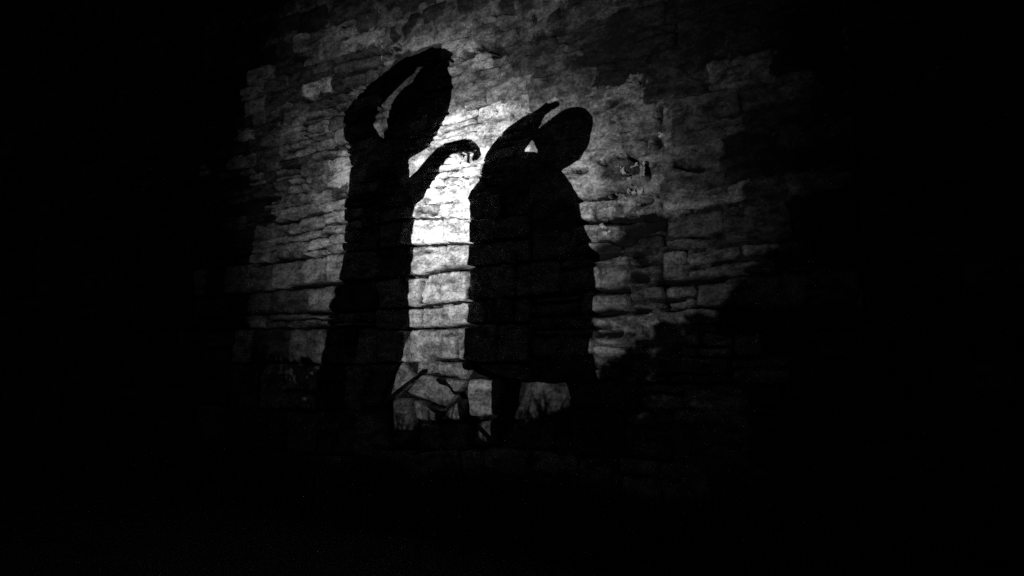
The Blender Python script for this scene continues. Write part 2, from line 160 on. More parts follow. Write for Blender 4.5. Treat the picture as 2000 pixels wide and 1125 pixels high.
VOIDS = [[[[-3.489,2.543],[-2.999,2.549],[-2.517,2.564]],0.0244],[[[-2.983,2.234],[-2.487,2.236],[-2.085,2.253]],0.0293],[[[-2.478,2.799],[-2.304,2.793]],0.0244],[[[-2.65,3.028],[-2.281,3.038]],0.0146],[[[-2.636,1.935],[-2.164,1.936]],0.0244],[[[-2.71,1.78],[-2.197,1.78]],0.0293],[[[-2.387,3.738],[-2.058,3.711]],0.0195],[[[-2.611,3.651],[-2.265,3.654]],0.0195],[[[-2.81,4.378],[-2.33,4.337],[-1.829,4.334]],0.0195],[[[-2.257,4.52],[-1.666,4.527]],0.0244],[[[-2.029,4.688],[-1.37,4.65]],0.0244],[[[-2.374,4.452],[-2.329,4.314]],0.0195],[[[-3.051,3.611],[-2.792,3.603]],0.0244],[[[-2.53,3.291],[-2.33,3.299]],0.0146],[[[-3.578,3.285],[-3.211,3.271]],0.039],[[[-3.241,2.991],[-2.807,2.987]],0.0195],[[[-2.809,3.981],[-2.477,3.98]],0.0195],[[[-2.483,4.14],[-2.011,4.145]],0.0195],[[[-1.613,4.442],[-1.594,4.561]],0.0146],[[[-0.98,2.275],[-0.732,2.293],[-0.505,2.287]],0.0195],[[[-1.205,2.243],[-0.979,2.235]],0.0122],[[[-1.18,1.944],[-0.862,1.942],[-0.456,1.975]],0.0098],[[[-1.228,1.74],[-0.798,1.741],[-0.454,1.762]],0.0146],[[[-0.915,2.545],[-0.79,2.539]],0.0146],[[[-1.159,2.55],[-1.094,2.565]],0.0122],[[[-1.12,2.91],[-1.055,2.929]],0.0122],[[[-0.938,2.844],[-0.856,2.855]],0.0171],[[[-0.688,2.697],[-0.538,2.716],[-0.45,2.736]],0.0078],[[[-0.688,3.255],[-0.615,3.25]],0.0107],[[[-0.483,3.27],[-0.354,3.26]],0.0078],[[[-0.536,3.154],[-0.476,3.135]],0.0107],[[[-0.968,3.112],[-0.766,3.101]],0.0078],[[[-0.984,2.49],[-0.914,2.49]],0.0117],[[[-0.66,2.381],[-0.6,2.391]],0.0117],[[[-1.056,1.87],[-1.055,1.84]],0.0171],[[[-1.017,2.192],[-1.026,1.963]],0.0146],[[[-0.774,2.696],[-0.784,2.558]],0.0078],[[[-0.623,1.666],[-0.598,1.585]],0.0171],[[[-0.917,1.442],[-0.794,1.414]],0.0293],[[[-0.65,1.419],[-0.556,1.425]],0.0195],[[[-0.692,3.051],[-0.631,3.033]],0.0107],[[[-0.19,3.794],[-0.156,3.704]],0.0122],[[[-0.0,3.674],[-0.017,3.6]],0.0146],[[[-0.371,4.106],[-0.226,4.123]],0.0122],[[[-0.583,4.334],[-0.432,4.348]],0.0244],[[[-0.49,4.082],[-0.312,4.103]],0.0146],[[[-0.402,4.417],[-0.14,4.301]],0.0341],[[[0.271,4.334],[0.58,4.319]],0.0244],[[[0.653,2.795],[0.805,2.785],[1.06,2.787]],0.0195],[[[0.661,2.601],[0.985,2.579],[1.248,2.576],[1.416,2.562]],0.0268],[[[0.794,1.996],[1.086,1.998]],0.022],[[[1.355,2.037],[1.604,2.031],[1.843,2.06]],0.0244],[[[0.755,1.819],[1.241,1.825]],0.0244],[[[0.781,1.705],[0.936,1.71]],0.0146],[[[0.558,3.048],[0.723,3.033]],0.0195],[[[0.846,3.085],[0.915,3.057]],0.0146],[[[1.017,3.124],[1.25,3.103]],0.0146],[[[1.347,3.201],[1.379,3.137]],0.0244],[[[0.813,1.642],[1.006,1.651]],0.0293],[[[1.516,2.966],[1.714,2.9]],0.0244],[[[1.208,2.702],[1.285,2.709]],0.0293],[[[0.98,3.404],[1.067,3.44]],0.0195],[[[1.147,3.192],[1.129,3.127]],0.0122],[[[1.394,3.432],[1.383,3.287]],0.0195],[[[0.955,3.563],[1.024,3.579]],0.0244],[[[1.249,3.015],[1.277,2.906]],0.0293],[[[1.153,2.11],[1.247,2.084]],0.039],[[[1.4,1.875],[1.522,1.89]],0.0293],[[[1.081,2.439],[1.204,2.494],[1.382,2.509]],0.0537],[[[0.789,2.303],[0.937,2.359],[1.098,2.404]],0.0585],[[[1.156,2.274],[1.224,2.22]],0.0341]]

# ------------------------------------------------------------------ ground
vs, fs = [], []
N = 60
for j in range(N+1):
    for i in range(N+1):
        x = (i/N-.5); y = (j/N-.5)
        x = math.copysign(abs(x*2)**2.2, x)*150; y = math.copysign(abs(y*2)**2.2, y)*150-6
        vs.append((x, y, -.02+.05*nz(x, y, 0, .5)*min(1, abs(y+12)/3+.2)))
for j in range(N):
    for i in range(N):
        a = j*(N+1)+i; fs.append((a, a+1, a+N+2, a+N+1))
tag(link('ground', mesh('ground', vs, fs), SOIL), kind='structure')

# ------------------------------------------------------------------ the wall
wall = empty('stone_wall', (0, 0, 0))
tag(wall, 'tall old wall of rough coursed stones catching the beam and two human shadows', 'wall')
def lerpline(ln, x):
    if x <= ln[0][0]:
        return ln[0][1]
    for (x0, z0), (x1, z1) in zip(ln, ln[1:]):
        if x <= x1: return z0+(z1-z0)*(x-x0)/(x1-x0)
    return ln[-1][1]
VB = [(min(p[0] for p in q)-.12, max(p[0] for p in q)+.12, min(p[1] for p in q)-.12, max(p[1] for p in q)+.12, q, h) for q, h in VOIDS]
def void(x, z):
    """0..1: where the mortar has fallen out and a slot is left; its shade is painted too"""
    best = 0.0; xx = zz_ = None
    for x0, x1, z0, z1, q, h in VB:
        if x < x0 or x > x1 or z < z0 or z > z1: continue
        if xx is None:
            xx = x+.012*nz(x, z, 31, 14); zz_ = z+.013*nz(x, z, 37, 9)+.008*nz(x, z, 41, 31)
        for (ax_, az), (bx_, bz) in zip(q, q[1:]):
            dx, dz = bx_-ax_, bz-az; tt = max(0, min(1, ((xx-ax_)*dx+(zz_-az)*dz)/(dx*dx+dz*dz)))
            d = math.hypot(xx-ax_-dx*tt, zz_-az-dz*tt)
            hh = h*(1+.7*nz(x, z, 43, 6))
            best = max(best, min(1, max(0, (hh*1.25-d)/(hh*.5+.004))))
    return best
def wline(ln, x, i): return lerpline(ln, x)+(.022 if x > .5 else .012)*noise.noise(Vector((x*3.1, i*7.3, .5)))+.008*noise.noise(Vector((x*9, i*3.3, 2.5)))
WIDE = {('left', 5): .004, ('left', 6): .006, ('left', 9): .006, ('right', 6): .003, ('right', 7): .005, ('right', 9): .008}
def stone_geo(x0, x1, fb, ft, gap, prot, res, seed, rnd=.03, depth=.26, amp=1.0, xb=0.0, xt=0.0):
    """front face grid with rounded rim + sides; returns verts, faces (wall coordinates)"""
    wdt = x1-x0; hgt = ft((x0+x1)/2)-fb((x0+x1)/2)
    nx = max(3, int(round(wdt/res))); ny = max(3, int(round(hgt/res)))
    tilt = (random.uniform(-.018, .018), random.uniform(-.02, .02))
    gl, gr = (gap*random.uniform(.1, .8)/2 for _ in range(2)); gb, gt = (gap*random.uniform(.5, 1.4)/2 for _ in range(2)); gb += xb; gt += xt
    dt = [random.uniform(-.02, .02)*min(1, hgt/.15) for _ in range(4)]
    vs, fs = [], []
    for j in range(ny+1):
        v = j/ny
        for i in range(nx+1):
            u = i/nx
            x = x0+gl+(wdt-gl-gr)*u
            x += (dt[0]*(1-u)+dt[1]*u)*(v-.5)
            zb = fb(x)+gb; zt = ft(x)-gt
            z = zb+(zt-zb)*v
            d = min(u*wdt, (1-u)*wdt, v*hgt, (1-v)*hgt)
            e = max(0, 1-d/.05)
            x += e*(.018*nz(x, z, seed, 8, 3.1)+.010*nz(x, z, seed, 27, 1.1)); z += e*(.012*nz(x, z, seed, 8, 9.7)+.009*nz(x, z, seed, 27, 6.1))
            du = min(u, 1-u)*wdt; dv = min(v, 1-v)*hgt
            cr = max(0, 1-math.hypot(du, dv)/.05)*random.uniform(.2, 1.2)            # clip the corners
            x += cr*.012*(1 if u < .5 else -1); z += cr*.010*(1 if v < .5 else -1)
            y = -prot+tilt[0]*(u-.5)*2+tilt[1]*(v-.5)*2
            y += amp*(.020*nz(x, z, seed, 4.5)+.012*nz(x, z, seed, 13, 5)+.006*nz(x, z, seed, 36, 2))
            r = max(0, 1-d/rnd); y += rnd*.9*r*r
            y += .11*void(x, z)
            vs.append((x, y, z))
    for j in range(ny):
        for i in range(nx):
            a = j*(nx+1)+i; fs.append((a, a+1, a+nx+2, a+nx+1))
    rim = [i for i in range(nx+1)]+[j*(nx+1)+nx for j in range(1, ny+1)]+[ny*(nx+1)+i for i in range(nx-1, -1, -1)]+[j*(nx+1) for j in range(ny-1, 0, -1)]
    b0 = len(vs)
    for i in rim:
        x, y, z = vs[i]; vs.append((x, depth, z))
    for q in range(len(rim)):
        a, b = rim[q], rim[(q+1) % len(rim)]
        fs.append((b, a, b0+q, b0+(q+1) % len(rim)))
    return vs, fs

SEAM1, SEAM2 = -1.61, 0.19
ZX = {'left': (-4.75, SEAM1), 'strip': (SEAM1, SEAM2), 'right': (SEAM2, 2.75)}
cells = []
for zone, lines in COURSES.items():
    xa, xb = ZX[zone]
    for i in range(len(lines)-1):
        lb, lt = lines[i], lines[i+1]
        fb = lambda x, l=lb, i=i: wline(l, x, i); ft = lambda x, l=lt, i=i+1: wline(l, x, i)
        h = ft((xa+xb)/2)-fb((xa+xb)/2)
        spl, tones = SPLITS[zone].get(i, ([], []))
        xs = list(spl)
        def fill(a, b):
            out = []; x = a
            while True:
                wd = random.uniform(.22, .58) if h > .17 else random.uniform(.16, .45)
                x += wd
                if x > b-.14: return out
                out.append(x)
        if xs:
            left_fill = fill(xa, xs[0]-.18) if xs[0]-xa > .7 else []
            right_fill = fill(xs[-1]+.22, xb) if xb-xs[-1] > .7 else []
        else: left_fill, right_fill = fill(xa, xb), []
        allx = [xa]+left_fill+xs+right_fill+[xb]
        nl = len(left_fill)
        for q in range(len(allx)-1):
            t = None
            if tones:
                idx = q-nl
                t = tones[idx] if 0 <= idx < len(tones) else None
            zc = (fb((allx[q]+allx[q+1])/2)+ft((allx[q]+allx[q+1])/2))/2
            xc = (allx[q]+allx[q+1])/2
            if zone == 'strip' and i in (1, 2): continue
            if t is None:
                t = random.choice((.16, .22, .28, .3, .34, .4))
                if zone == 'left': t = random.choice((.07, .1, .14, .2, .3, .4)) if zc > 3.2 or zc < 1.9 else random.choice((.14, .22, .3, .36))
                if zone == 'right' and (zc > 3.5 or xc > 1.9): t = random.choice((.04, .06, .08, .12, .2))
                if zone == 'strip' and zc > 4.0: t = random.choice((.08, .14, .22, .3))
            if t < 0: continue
            if zone == 'right' and xc > 1.9 and random.random() < min(.92, (xc-1.9)*1.4): t = random.choice((.02, .03, .05, .09))  # near-black stones paint the fade into darkness, raggedly
            if zone == 'left' and xc < -3.3 and random.random() < min(.9, (-3.3-xc)): t = random.choice((.025, .04, .06, .1))  # same painted darkness towards the far left
            if zone == 'strip' and zc > 5.0 or zone == 'left' and zc > 5.35 or zone == 'right' and zc > 4.2: t = min(t, random.choice((.03, .05, .07)))  # top courses darkened in tone to end the lit area
            a_, b_ = allx[q], allx[q+1]
            keep = (zone == 'strip' and 3 <= i <= 7) or (zone == 'left' and i in (5, 6, 18)) or (zone == 'right' and i in (9, 11))
            if not keep and h > .12 and random.random() < .42:
                k_ = random.uniform(.32, .68)
                fm = lambda x, fb=fb, ft=ft, k_=k_, i=i: fb(x)+(ft(x)-fb(x))*(k_+.10*noise.noise(Vector((x*4, i*2.2, 8))))
                for f0, f1 in ((fb, fm), (fm, ft)):
                    t2_ = t*random.uniform(.75, 1.2)
                    if b_-a_ > .34 and random.random() < .5:
                        m2 = a_+(b_-a_)*random.uniform(.35, .65)
                        cells.append((zone, a_, m2, f0, f1, t2_, (a_+m2)/2, (f0(a_)+f1(m2))/2, h/2, i)); cells.append((zone, m2, b_, f0, f1, t2_*random.uniform(.8, 1.2), (m2+b_)/2, (f0(m2)+f1(b_))/2, h/2, i))
                    else: cells.append((zone, a_, b_, f0, f1, t2_, xc, (f0(xc)+f1(xc))/2, h/2, i))
            else: cells.append((zone, a_, b_, fb, ft, t, xc, zc, h, i))
by = {}
for c in cells: by.setdefault((c[0], c[9]), []).append(c)
def tone_at(x, z):
    zone = 'left' if x < SEAM1 else ('strip' if x < SEAM2 else 'right')
    ls = COURSES[zone]
    for i in range(len(ls)-1):
        if z < lerpline(ls[i+1], x):
            for c in by.get((zone, i), ()):
                if c[1] <= x <= c[2]: return c[5]
            return .2
    return .15
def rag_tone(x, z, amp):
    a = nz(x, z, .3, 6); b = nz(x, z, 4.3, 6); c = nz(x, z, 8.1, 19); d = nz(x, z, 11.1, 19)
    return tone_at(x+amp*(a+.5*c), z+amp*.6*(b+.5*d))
def shown(c):
    _, a, b, _, _, t, xc, zc, h, _ = c
    r = math.hypot((xc+.7)/1.5, (zc-2.9)/1.35)
    return (b-a)*h*(.15+math.exp(-r*r*.45))*(1 if -4.2 < xc < 2.4 and .55 < zc < 5.5 else .05)
order = sorted(range(len(cells)), key=lambda i: -shown(cells[i]))
rest_v, rest_f, rest_t = [], [], []
def add_rest(vs, fs, t):
    b = len(rest_v); rest_v.extend(vs); rest_f.extend(tuple(i+b for i in f) for f in fs)
    rest_t.extend([t]*len(vs))
for rank, ci in enumerate(order):
    zone, a, b, fb, ft, t, xc, zc, h, li_ = cells[ci]
    low = zc < 2.75
    if h < .1: gap_k = .7
    else: gap_k = 1
    gap = .030*gap_k if low else (.017 if zone != 'left' else .028)
    if zone == 'right' and not low: gap = .013
    prot = random.uniform(-.014, .026) if low else (random.uniform(-.008, .018) if zone == 'left' else random.uniform(-.008, .012))
    if zone == 'right' and 2.72 < zc < 2.82: prot = .055
    if t == .06 and zone == 'right': prot = -.07
    hot = zone == 'strip' and 1.2 < zc < 4.2
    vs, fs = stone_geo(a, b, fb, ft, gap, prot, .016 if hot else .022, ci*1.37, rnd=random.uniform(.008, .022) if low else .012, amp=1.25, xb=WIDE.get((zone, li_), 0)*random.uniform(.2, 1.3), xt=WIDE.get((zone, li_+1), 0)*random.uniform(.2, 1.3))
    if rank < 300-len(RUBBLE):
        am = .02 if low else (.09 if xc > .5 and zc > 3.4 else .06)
        me = mesh('stone', [(x-xc, y, z-zc) for x, y, z in vs], fs, [(rag_tone(x, z, am) if y < .1 else t)*(1-.9*void(x, z)) for x, y, z in vs])  # slot shade painted into the stone tone
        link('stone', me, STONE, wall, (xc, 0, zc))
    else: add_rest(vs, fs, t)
def quad_stone(q, t, seed):
    (ax_, az), (bx_, bz), (cx, cz), (dx, dz) = q
    w_ = math.hypot(bx_-ax_, bz-az); h_ = math.hypot(dx-ax_, dz-az)
    vs, fs = stone_geo(0, w_, lambda x: 0, lambda x: h_, .018, random.uniform(-.01, .02), .02, seed, rnd=.035)
    out = []
    for x, y, z in vs:
        u, v = x/w_, z/h_
        out.append(((ax_*(1-u)+bx_*u)*(1-v)+(dx*(1-u)+cx*u)*v, y, (az*(1-u)+bz*u)*(1-v)+(dz*(1-u)+cz*u)*v))
    xc = sum(p[0] for p in q)/4; zc = sum(p[1] for p in q)/4
    link('stone', mesh('stone', [(x-xc, y, z-zc) for x, y, z in out], fs, [t]*len(out)), STONE, wall, (xc, 0, zc))
for q_, t_ in RUBBLE: quad_stone(q_, t_, t_*91)
# the rest of the wall, beyond the beam; the darkness is put into its tones
def coarse(xa, xb, za, zb, tn=(.02, .03, .045, .06)):
    z = za
    while z < zb-.08:
        h = random.uniform(.17, .3); h = min(h, zb-z); x = xa
        while x < xb-.05:
            wd = min(random.uniform(.3, .75), xb-x)
            if xb-x-wd < .15: wd = xb-x
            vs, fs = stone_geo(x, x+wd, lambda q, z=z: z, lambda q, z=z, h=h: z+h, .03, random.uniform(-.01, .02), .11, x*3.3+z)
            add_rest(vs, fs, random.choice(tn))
            x += wd
        z += h
coarse(-13, -4.75, -.3, 9); coarse(2.75, 5.5, -.3, 9)
for zone, lines in COURSES.items():
    a, b = ZX[zone]
    coarse(a, b, max(p[1] for p in lines[-1])+.01, 9, (.03, .05, .07))  # dark tones stand for unlit wall above
    coarse(a, b, -.3, min(p[1] for p in lines[0])-.01)
rest = link('rubble_stones', mesh('rubble_stones', rest_v, rest_f, rest_t), STONE, wall); rest['kind'] = 'stuff'
# mortar core; shade of the deep joints is painted into its tone
HOLE = [(1.115, 3.06, .12), (1.16, 2.815, .05), (1.42, 3.4, .06)]
va, fa, ta = [], [], []
def core(x0, x1, z0, z1, st, detail=True):
    nx = max(1, int((x1-x0)/st)); nzc = max(1, int((z1-z0)/st)); b0 = len(va)
    for j in range(nzc+1):
        for i in range(nx+1):
            x = x0+(x1-x0)*i/nx; z = z0+(z1-z0)*j/nzc
            xj = x+.16*nz(x, z, 2.2, 2.1)+.07*nz(x, z, 4.2, 7)
            k1 = min(1, max(0, (xj-SEAM1+.25)/.5)); k2 = min(1, max(0, (xj-SEAM2+.25)/.5))
            up = min(1, max(0, (z-2.55+.25*nz(x, z, 5, 1.2))/.35))
            upl = .72*min(1, max(0, (z-2.2)/.8))*(1+1.3*nz(x, z, 6, 2.2))
            up = upl*(1-k1)+up*k1
            if z < 2.8: up = max(up, k2*(.55+.9*nz(x, z, 9, 1.9)))
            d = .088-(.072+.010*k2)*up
            d += (.034*nz(x, z, 1.5, 5)+.026*nz(x, z, 3.5, 14))*(1-.25*up)+.008*nz(x, z, 7, 40)
            if up > .3 and k1 > .2:
                pl = nz(x, z, 21, 2.6)+.6*nz(x, z, 23, 7)+.3*nz(x, z, 25, 19)+(.25 if xj > SEAM2 and 2.7 < z < 3.6 else .12)
                d = d*.6+.030-.045*min(1, max(0, pl/.10+.5))
            if z > 3.3: d -= .03*max(0, 1-abs(xj-SEAM1)/.2)+.02*max(0, 1-abs(xj-SEAM2)/.2)
            d = max(d, -.03)
            for hx, hz, hr in HOLE:
                q = math.hypot(x-hx, (z-hz)*1.3)/hr+.25*nz(x, z, 2, 18)
                if q < 1.3: d += .18*max(0, min(1, (1.3-q)*2.5))
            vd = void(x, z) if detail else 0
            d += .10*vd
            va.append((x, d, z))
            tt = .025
            if detail and up > .05: tt = .025+(rag_tone(x, z, .10)*(.85+.4*nz(x, z, 3, 3))-.025)*min(1, up*1.2)*max(.12, min(1, (.042-d)/.022))  # tone sinks with depth, painting crack shade
            ta.append(tt*(1-.9*vd))  # painted shade inside the recessed slots
    for j in range(nzc):
        for i in range(nx):
            a = b0+j*(nx+1)+i; fa.append((a, a+1, a+nx+2, a+nx+1))
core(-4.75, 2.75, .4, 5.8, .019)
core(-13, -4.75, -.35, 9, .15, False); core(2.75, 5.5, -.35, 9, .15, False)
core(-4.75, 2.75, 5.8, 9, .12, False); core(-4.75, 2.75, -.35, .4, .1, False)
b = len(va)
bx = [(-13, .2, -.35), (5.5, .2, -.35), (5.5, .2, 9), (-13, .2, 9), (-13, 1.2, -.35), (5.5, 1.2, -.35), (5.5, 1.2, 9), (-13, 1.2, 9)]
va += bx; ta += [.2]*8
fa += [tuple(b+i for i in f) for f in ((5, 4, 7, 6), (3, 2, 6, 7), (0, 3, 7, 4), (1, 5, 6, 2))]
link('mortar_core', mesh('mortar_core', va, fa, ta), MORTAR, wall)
# crumbs of white lime mortar round the holes
lump_meshes = []
for q in range(6):
    bm = bmesh.new(); bmesh.ops.create_icosphere(bm, subdivisions=2, radius=1)
    for v in bm.verts: v.co *= 1+.45*nz(*v.co, 1.7, q*5.1)
    me = bpy.data.meshes.new('mortar_lump'); bm.to_mesh(me); bm.free()
    at = me.attributes.new('tone', 'FLOAT', 'POINT'); at.data.foreach_set('value', [.7]*len(me.vertices))
    me.materials.append(MORTAR); lump_meshes.append(me)
for x, z, r in LUMPS:
    if math.hypot(x-HOLE[0][0], (z-HOLE[0][1])*1.3) < .075: continue
    o = link('mortar_lump', random.choice(lump_meshes), None, wall, (x, -.012, z))
    o.scale = (r*random.uniform(.8, 1.9), r, r*random.uniform(.6, 1.1)); o.rotation_euler = (0, random.uniform(0, 6), 0)

# ------------------------------------------------------------------ bank between lamp and wall: unseen, added to shade the wall's foot
def shade_banktop(x):
    x *= 1
    return lerpline(SHADE_BANKTOP, x)
vs, fs = [], []
xs = [-4.5+i*.06 for i in range(151)]
BANK_Y = LAMP.y*.8
prof = [(-.75, 0), (-.55, .25), (-.33, .62), (-.14, .9), (0, 1), (.2, .92), (.5, .6), (.85, .22), (1.2, 0)]
for x in xs:
    h = shade_banktop(x)-.010+.010*nz(x, 0, 2, 9)+.008*nz(x, 0, 5, 31)
    if x < -.9: h *= max(.15, 1-(-.9-x)/3)
    if x > 1.2: h *= max(.15, 1-(x-1.2)/3)
    for dy, f in prof:
        vs.append((x, BANK_Y+dy, -.06+(h+.06)*f+.02*nz(x, dy, 0, 4)*(f if dy else .5)))
m_ = len(prof)
for i in range(len(xs)-1):
    for j in range(m_-1):
        a = i*m_+j; fs.append((a, a+m_, a+m_+1, a+1))
tag(link('shade_bank', mesh('shade_bank', vs, fs), SOIL), kind='structure')

def blades(name, spots):
    vs, fs = [], []
    for x, y, z, h in spots:
        a = random.uniform(0, 6.28); w_ = random.uniform(.0025, .005)*(1.5 if h > .2 else 1); lean = random.uniform(.05, .5)*h; la = random.uniform(0, 6.28)
        dx, dy = math.cos(a)*w_, math.sin(a)*w_; lx, ly = math.cos(la)*lean, math.sin(la)*lean
        b = len(vs)
        vs += [(x-dx, y-dy, z), (x+dx, y+dy, z), (x-dx*.7+lx*.3, y-dy*.7+ly*.3, z+h*.6), (x+dx*.7+lx*.3, y+dy*.7+ly*.3, z+h*.6), (x+lx, y+ly, z+h)]
        fs += [(b, b+1, b+3, b+2), (b+2, b+3, b+4)]
    return mesh(name, vs, fs)
sp = []
for _ in range(5200):
    x = random.uniform(-2.2, 2.2); y = BANK_Y+random.gauss(0, .12)
    sp.append((x, y, shade_banktop(x)*max(0, 1-abs(y-BANK_Y)*1.2)-.035, random.uniform(.012, .05)))
for _ in range(150):                                            # taller blades where the beam clears the bank
    x = random.uniform(.06, .62); sp.append((x, BANK_Y+random.uniform(-.05, .05), shade_banktop(x)-.05, random.uniform(.05, .105)))
tag(link('bank_grass', blades('bank_grass', sp), GRASS), kind='stuff')
sp = [(random.uniform(-11, 4.5), -abs(random.gauss(0, .35))-.1, -.04, random.uniform(.08, .35)) for _ in range(6000)]
for _ in range(15000):                                          # rank tall grass against the foot of the wall
    x = random.uniform(-6.5, 3.2); sp.append((x, -abs(random.gauss(0, .2))-.06, -.04, random.uniform(.25, .62)*(1+.35*nz(x, 0, 3, 1.6))))
tag(link('wall_foot_grass', blades('wall_foot_grass', sp), GRASS), kind='stuff')

# ------------------------------------------------------------------ lofted limbs
def loft(secs, y, dr=1.0, seg=14, caps=True, dyoff=None):
    """sections [cx,cz,hx,hz]; depth = |h|*dr"""
    rows_ = []
    S_ = [list(s)+[0.0 if dyoff is None else dyoff[i]] for i, s in enumerate(secs)]
    if caps:
        def cap(a, b):
            h = math.hypot(a[2], a[3]); d = Vector((a[0]-b[0], a[1]-b[1])); d = d.normalized() if d.length else Vector((0, 1))
            out = []
            for q in (.5, .85):
                f = math.sqrt(1-q*q); out.append([a[0]+d.x*h*q*.9, a[1]+d.y*h*q*.9, a[2]*f, a[3]*f, a[4]])
            out.append([a[0]+d.x*h*.93, a[1]+d.y*h*.93, a[2]*.15, a[3]*.15, a[4]])
            return out
        S_ = cap(S_[0], S_[1])[::-1]+S_+cap(S_[-1], S_[-2])
    vs, fs = [], []
    for cx, cz, hx, hz, yo in S_:
        h = math.hypot(hx, hz)
        for q in range(seg):
            t = 2*math.pi*q/seg
            vs.append((cx+hx*math.cos(t), y+yo+h*dr*math.sin(t), cz+hz*math.cos(t)))
    for i in range(len(S_)-1):
        for q in range(seg):
            a = i*seg+q; b = i*seg+(q+1) % seg
            fs.append((a, b, b+seg, a+seg))
    fs.append(tuple(range(seg-1, -1, -1))); fs.append(tuple((len(S_)-1)*seg+q for q in range(seg)))
    return vs, fs
class Body:
    def __init__(s): s.v, s.f = [], []
    def add(s, g):
        b = len(s.v); s.v += g[0]; s.f += [tuple(i+b for i in f) for f in g[1]]
    def ball(s, c, r):
        bm = bmesh.new(); bmesh.ops.create_icosphere(bm, subdivisions=2, radius=1)
        b = len(s.v); s.v += [(c[0]+v.co.x*r[0], c[1]+v.co.y*r[1], c[2]+v.co.z*r[2]) for v in bm.verts]
        s.f += [tuple(v.index+b for v in f.verts) for f in bm.faces]; bm.free()
    def build(s, name, mat, parent, voxel=None):
        me = bpy.data.meshes.new(name); me.from_pydata(s.v, [], s.f); me.update()
        bm = bmesh.new(); bm.from_mesh(me); bmesh.ops.recalc_face_normals(bm, faces=bm.faces[:]); bm.to_mesh(me); bm.free()
        if voxel:
            o = bpy.data.objects.new('tmp', me); COL.objects.link(o)
            md = o.modifiers.new('r', 'REMESH'); md.mode = 'VOXEL'; md.voxel_size = voxel
            sm = o.modifiers.new('s', 'SMOOTH'); sm.factor = .4; sm.iterations = 1
            dg = bpy.context.evaluated_depsgraph_get(); me2 = bpy.data.meshes.new_from_object(o.evaluated_get(dg))
            bpy.data.objects.remove(o); me = me2; me.name = name
        me.polygons.foreach_set('use_smooth', [True]*len(me.polygons))
        o = link(name, me, mat); o.parent = parent; o.matrix_parent_inverse = Matrix.Translation(parent.location).inverted()
        return o
def clipz(secs, z):
    out = [s for s in secs if s[1] > z]; return out

# dancer in a long dress
Y1 = LAMP.y*(1-1/2.7); Y2 = LAMP.y*(1-1/2.4)
p1 = empty('person', (-.42, Y1, 0))
tag(p1, 'person in a long dress holding one arm over the head and the other hand out', 'person')
B = Body()
B.add(loft(HEAD, Y1, .8, caps=False)); B.add(loft(RAISED, Y1, .9, dyoff=[0, -.01, -.02, -.03, -.03, -.02, -.01, 0, 0])); B.add(loft(RHAND, Y1, .45)) 
for f in RF: B.add(loft(f, Y1, 1, 8))
B.add(loft(ARM, Y1, .95)); B.add(loft(PALM, Y1, .6))
for i, f in enumerate(FING): B.add(loft(f, Y1+(-.022+.011*i if i < 4 else .02), 1, 8))
tors = clipz(DRESS, .75)
B.add(loft([[s[0], s[1], s[2]*.9, 0] for s in tors], Y1, .75, caps=False))
hx, hz = HEAD[2][0], HEAD[2][1]
B.ball((HEAD[1][0]+HEAD[1][2]-.004, Y1, HEAD[1][1]), (.018, .012, .018))                                  # nose
B.ball((HEAD[4][0]+HEAD[4][2]-.008, Y1, HEAD[4][1]), (.012, .022, .008)); B.ball((HEAD[6][0]+HEAD[6][2]-.014, Y1, HEAD[6][1]), (.016, .022, .014))     # mouth, chin
for s in (-1, 1): B.ball((hx-.01, Y1+s*.088, hz-.03), (.018, .012, .03))              # ears
for dy in (-.07, .07):                                                              # legs and feet under the hem
    B.add(loft([[-.42, .8, .075, 0], [-.42, .48, .05, 0], [-.43, .3, .05, 0], [-.43, .09, .034, 0]], Y1+dy, 1))
    B.add(loft([[-.47, .035, 0, .03], [-.38, .04, 0, .036], [-.29, .028, 0, .022]], Y1+dy, 1.2, 10))
B.build('body', SKIN, p1, .0032)
Dv = Body(); dr = clipz(DRESS, .06)
x0_, z0_ = DRESS[-2][0], .05
dr = dr+[[DRESS[-2][0], .05, DRESS[-2][2]*1.06, 0]]
n_ = len(dr)
g = loft(dr, Y1, .8, 40, caps=False)
gv = []
for idx, (x, y, z) in enumerate(g[0]):
    i = idx//40; t = 2*math.pi*(idx % 40)/40
    fold = max(0, (.9-z))*.05*math.sin(t*9+z*2)*abs(math.sin(t))
    rag = .0055*(nz(x*3, t, z, 7, 3.3)+.6*nz(x*3, t, z, 17, 8.3))
    gv.append((x+rag*math.copysign(1, math.cos(t)), y+fold, z))
Dv.add((gv, g[1])); Dv.build('dress', CLOTH, p1)
H = Body(); H.add(loft(HAIR, Y1, .95, caps=False)); H.build('hair', HAIRM, p1, .009)
for s in (-1, 1):
    e = Body(); e.ball((hx+.092, Y1+s*.045, hz+.012), (.012, .012, .010)); e.build('eye', EYE, p1)

# figure in a wide cloak, one hand lifted
p2 = empty('person', (.35, Y2, 0))
tag(p2, 'person in a wide knee length cloak with one hand lifted beside the bowed head', 'person')
B = Body()
B.add(loft(HEAD2, Y2, .9, caps=False)); B.add(loft(RAISED2, Y2, .8)); B.add(loft(PALM2, Y2, .6))
for i, f in enumerate(FING2): B.add(loft(f, Y2+(-.015+.01*i if i < 4 else -.02), 1, 8))
t2 = clipz(CLOAK, .75)
B.add(loft([[s[0], s[1], s[2]*.88, 0] for s in t2], Y2, .5, caps=False))
for lg in LEGS2:
    l2 = clipz(lg, .09)
    B.add(loft(l2+[[l2[-1][0], .09, l2[-1][2], l2[-1][3]]], Y2, 1.05))
    B.add(loft([[l2[-1][0], .04, .045, 0], [l2[-1][0]+.005, .039, .046, 0]], Y2+.06, 2.6, 12))
hx, hz = HEAD2[3][0], HEAD2[3][1]
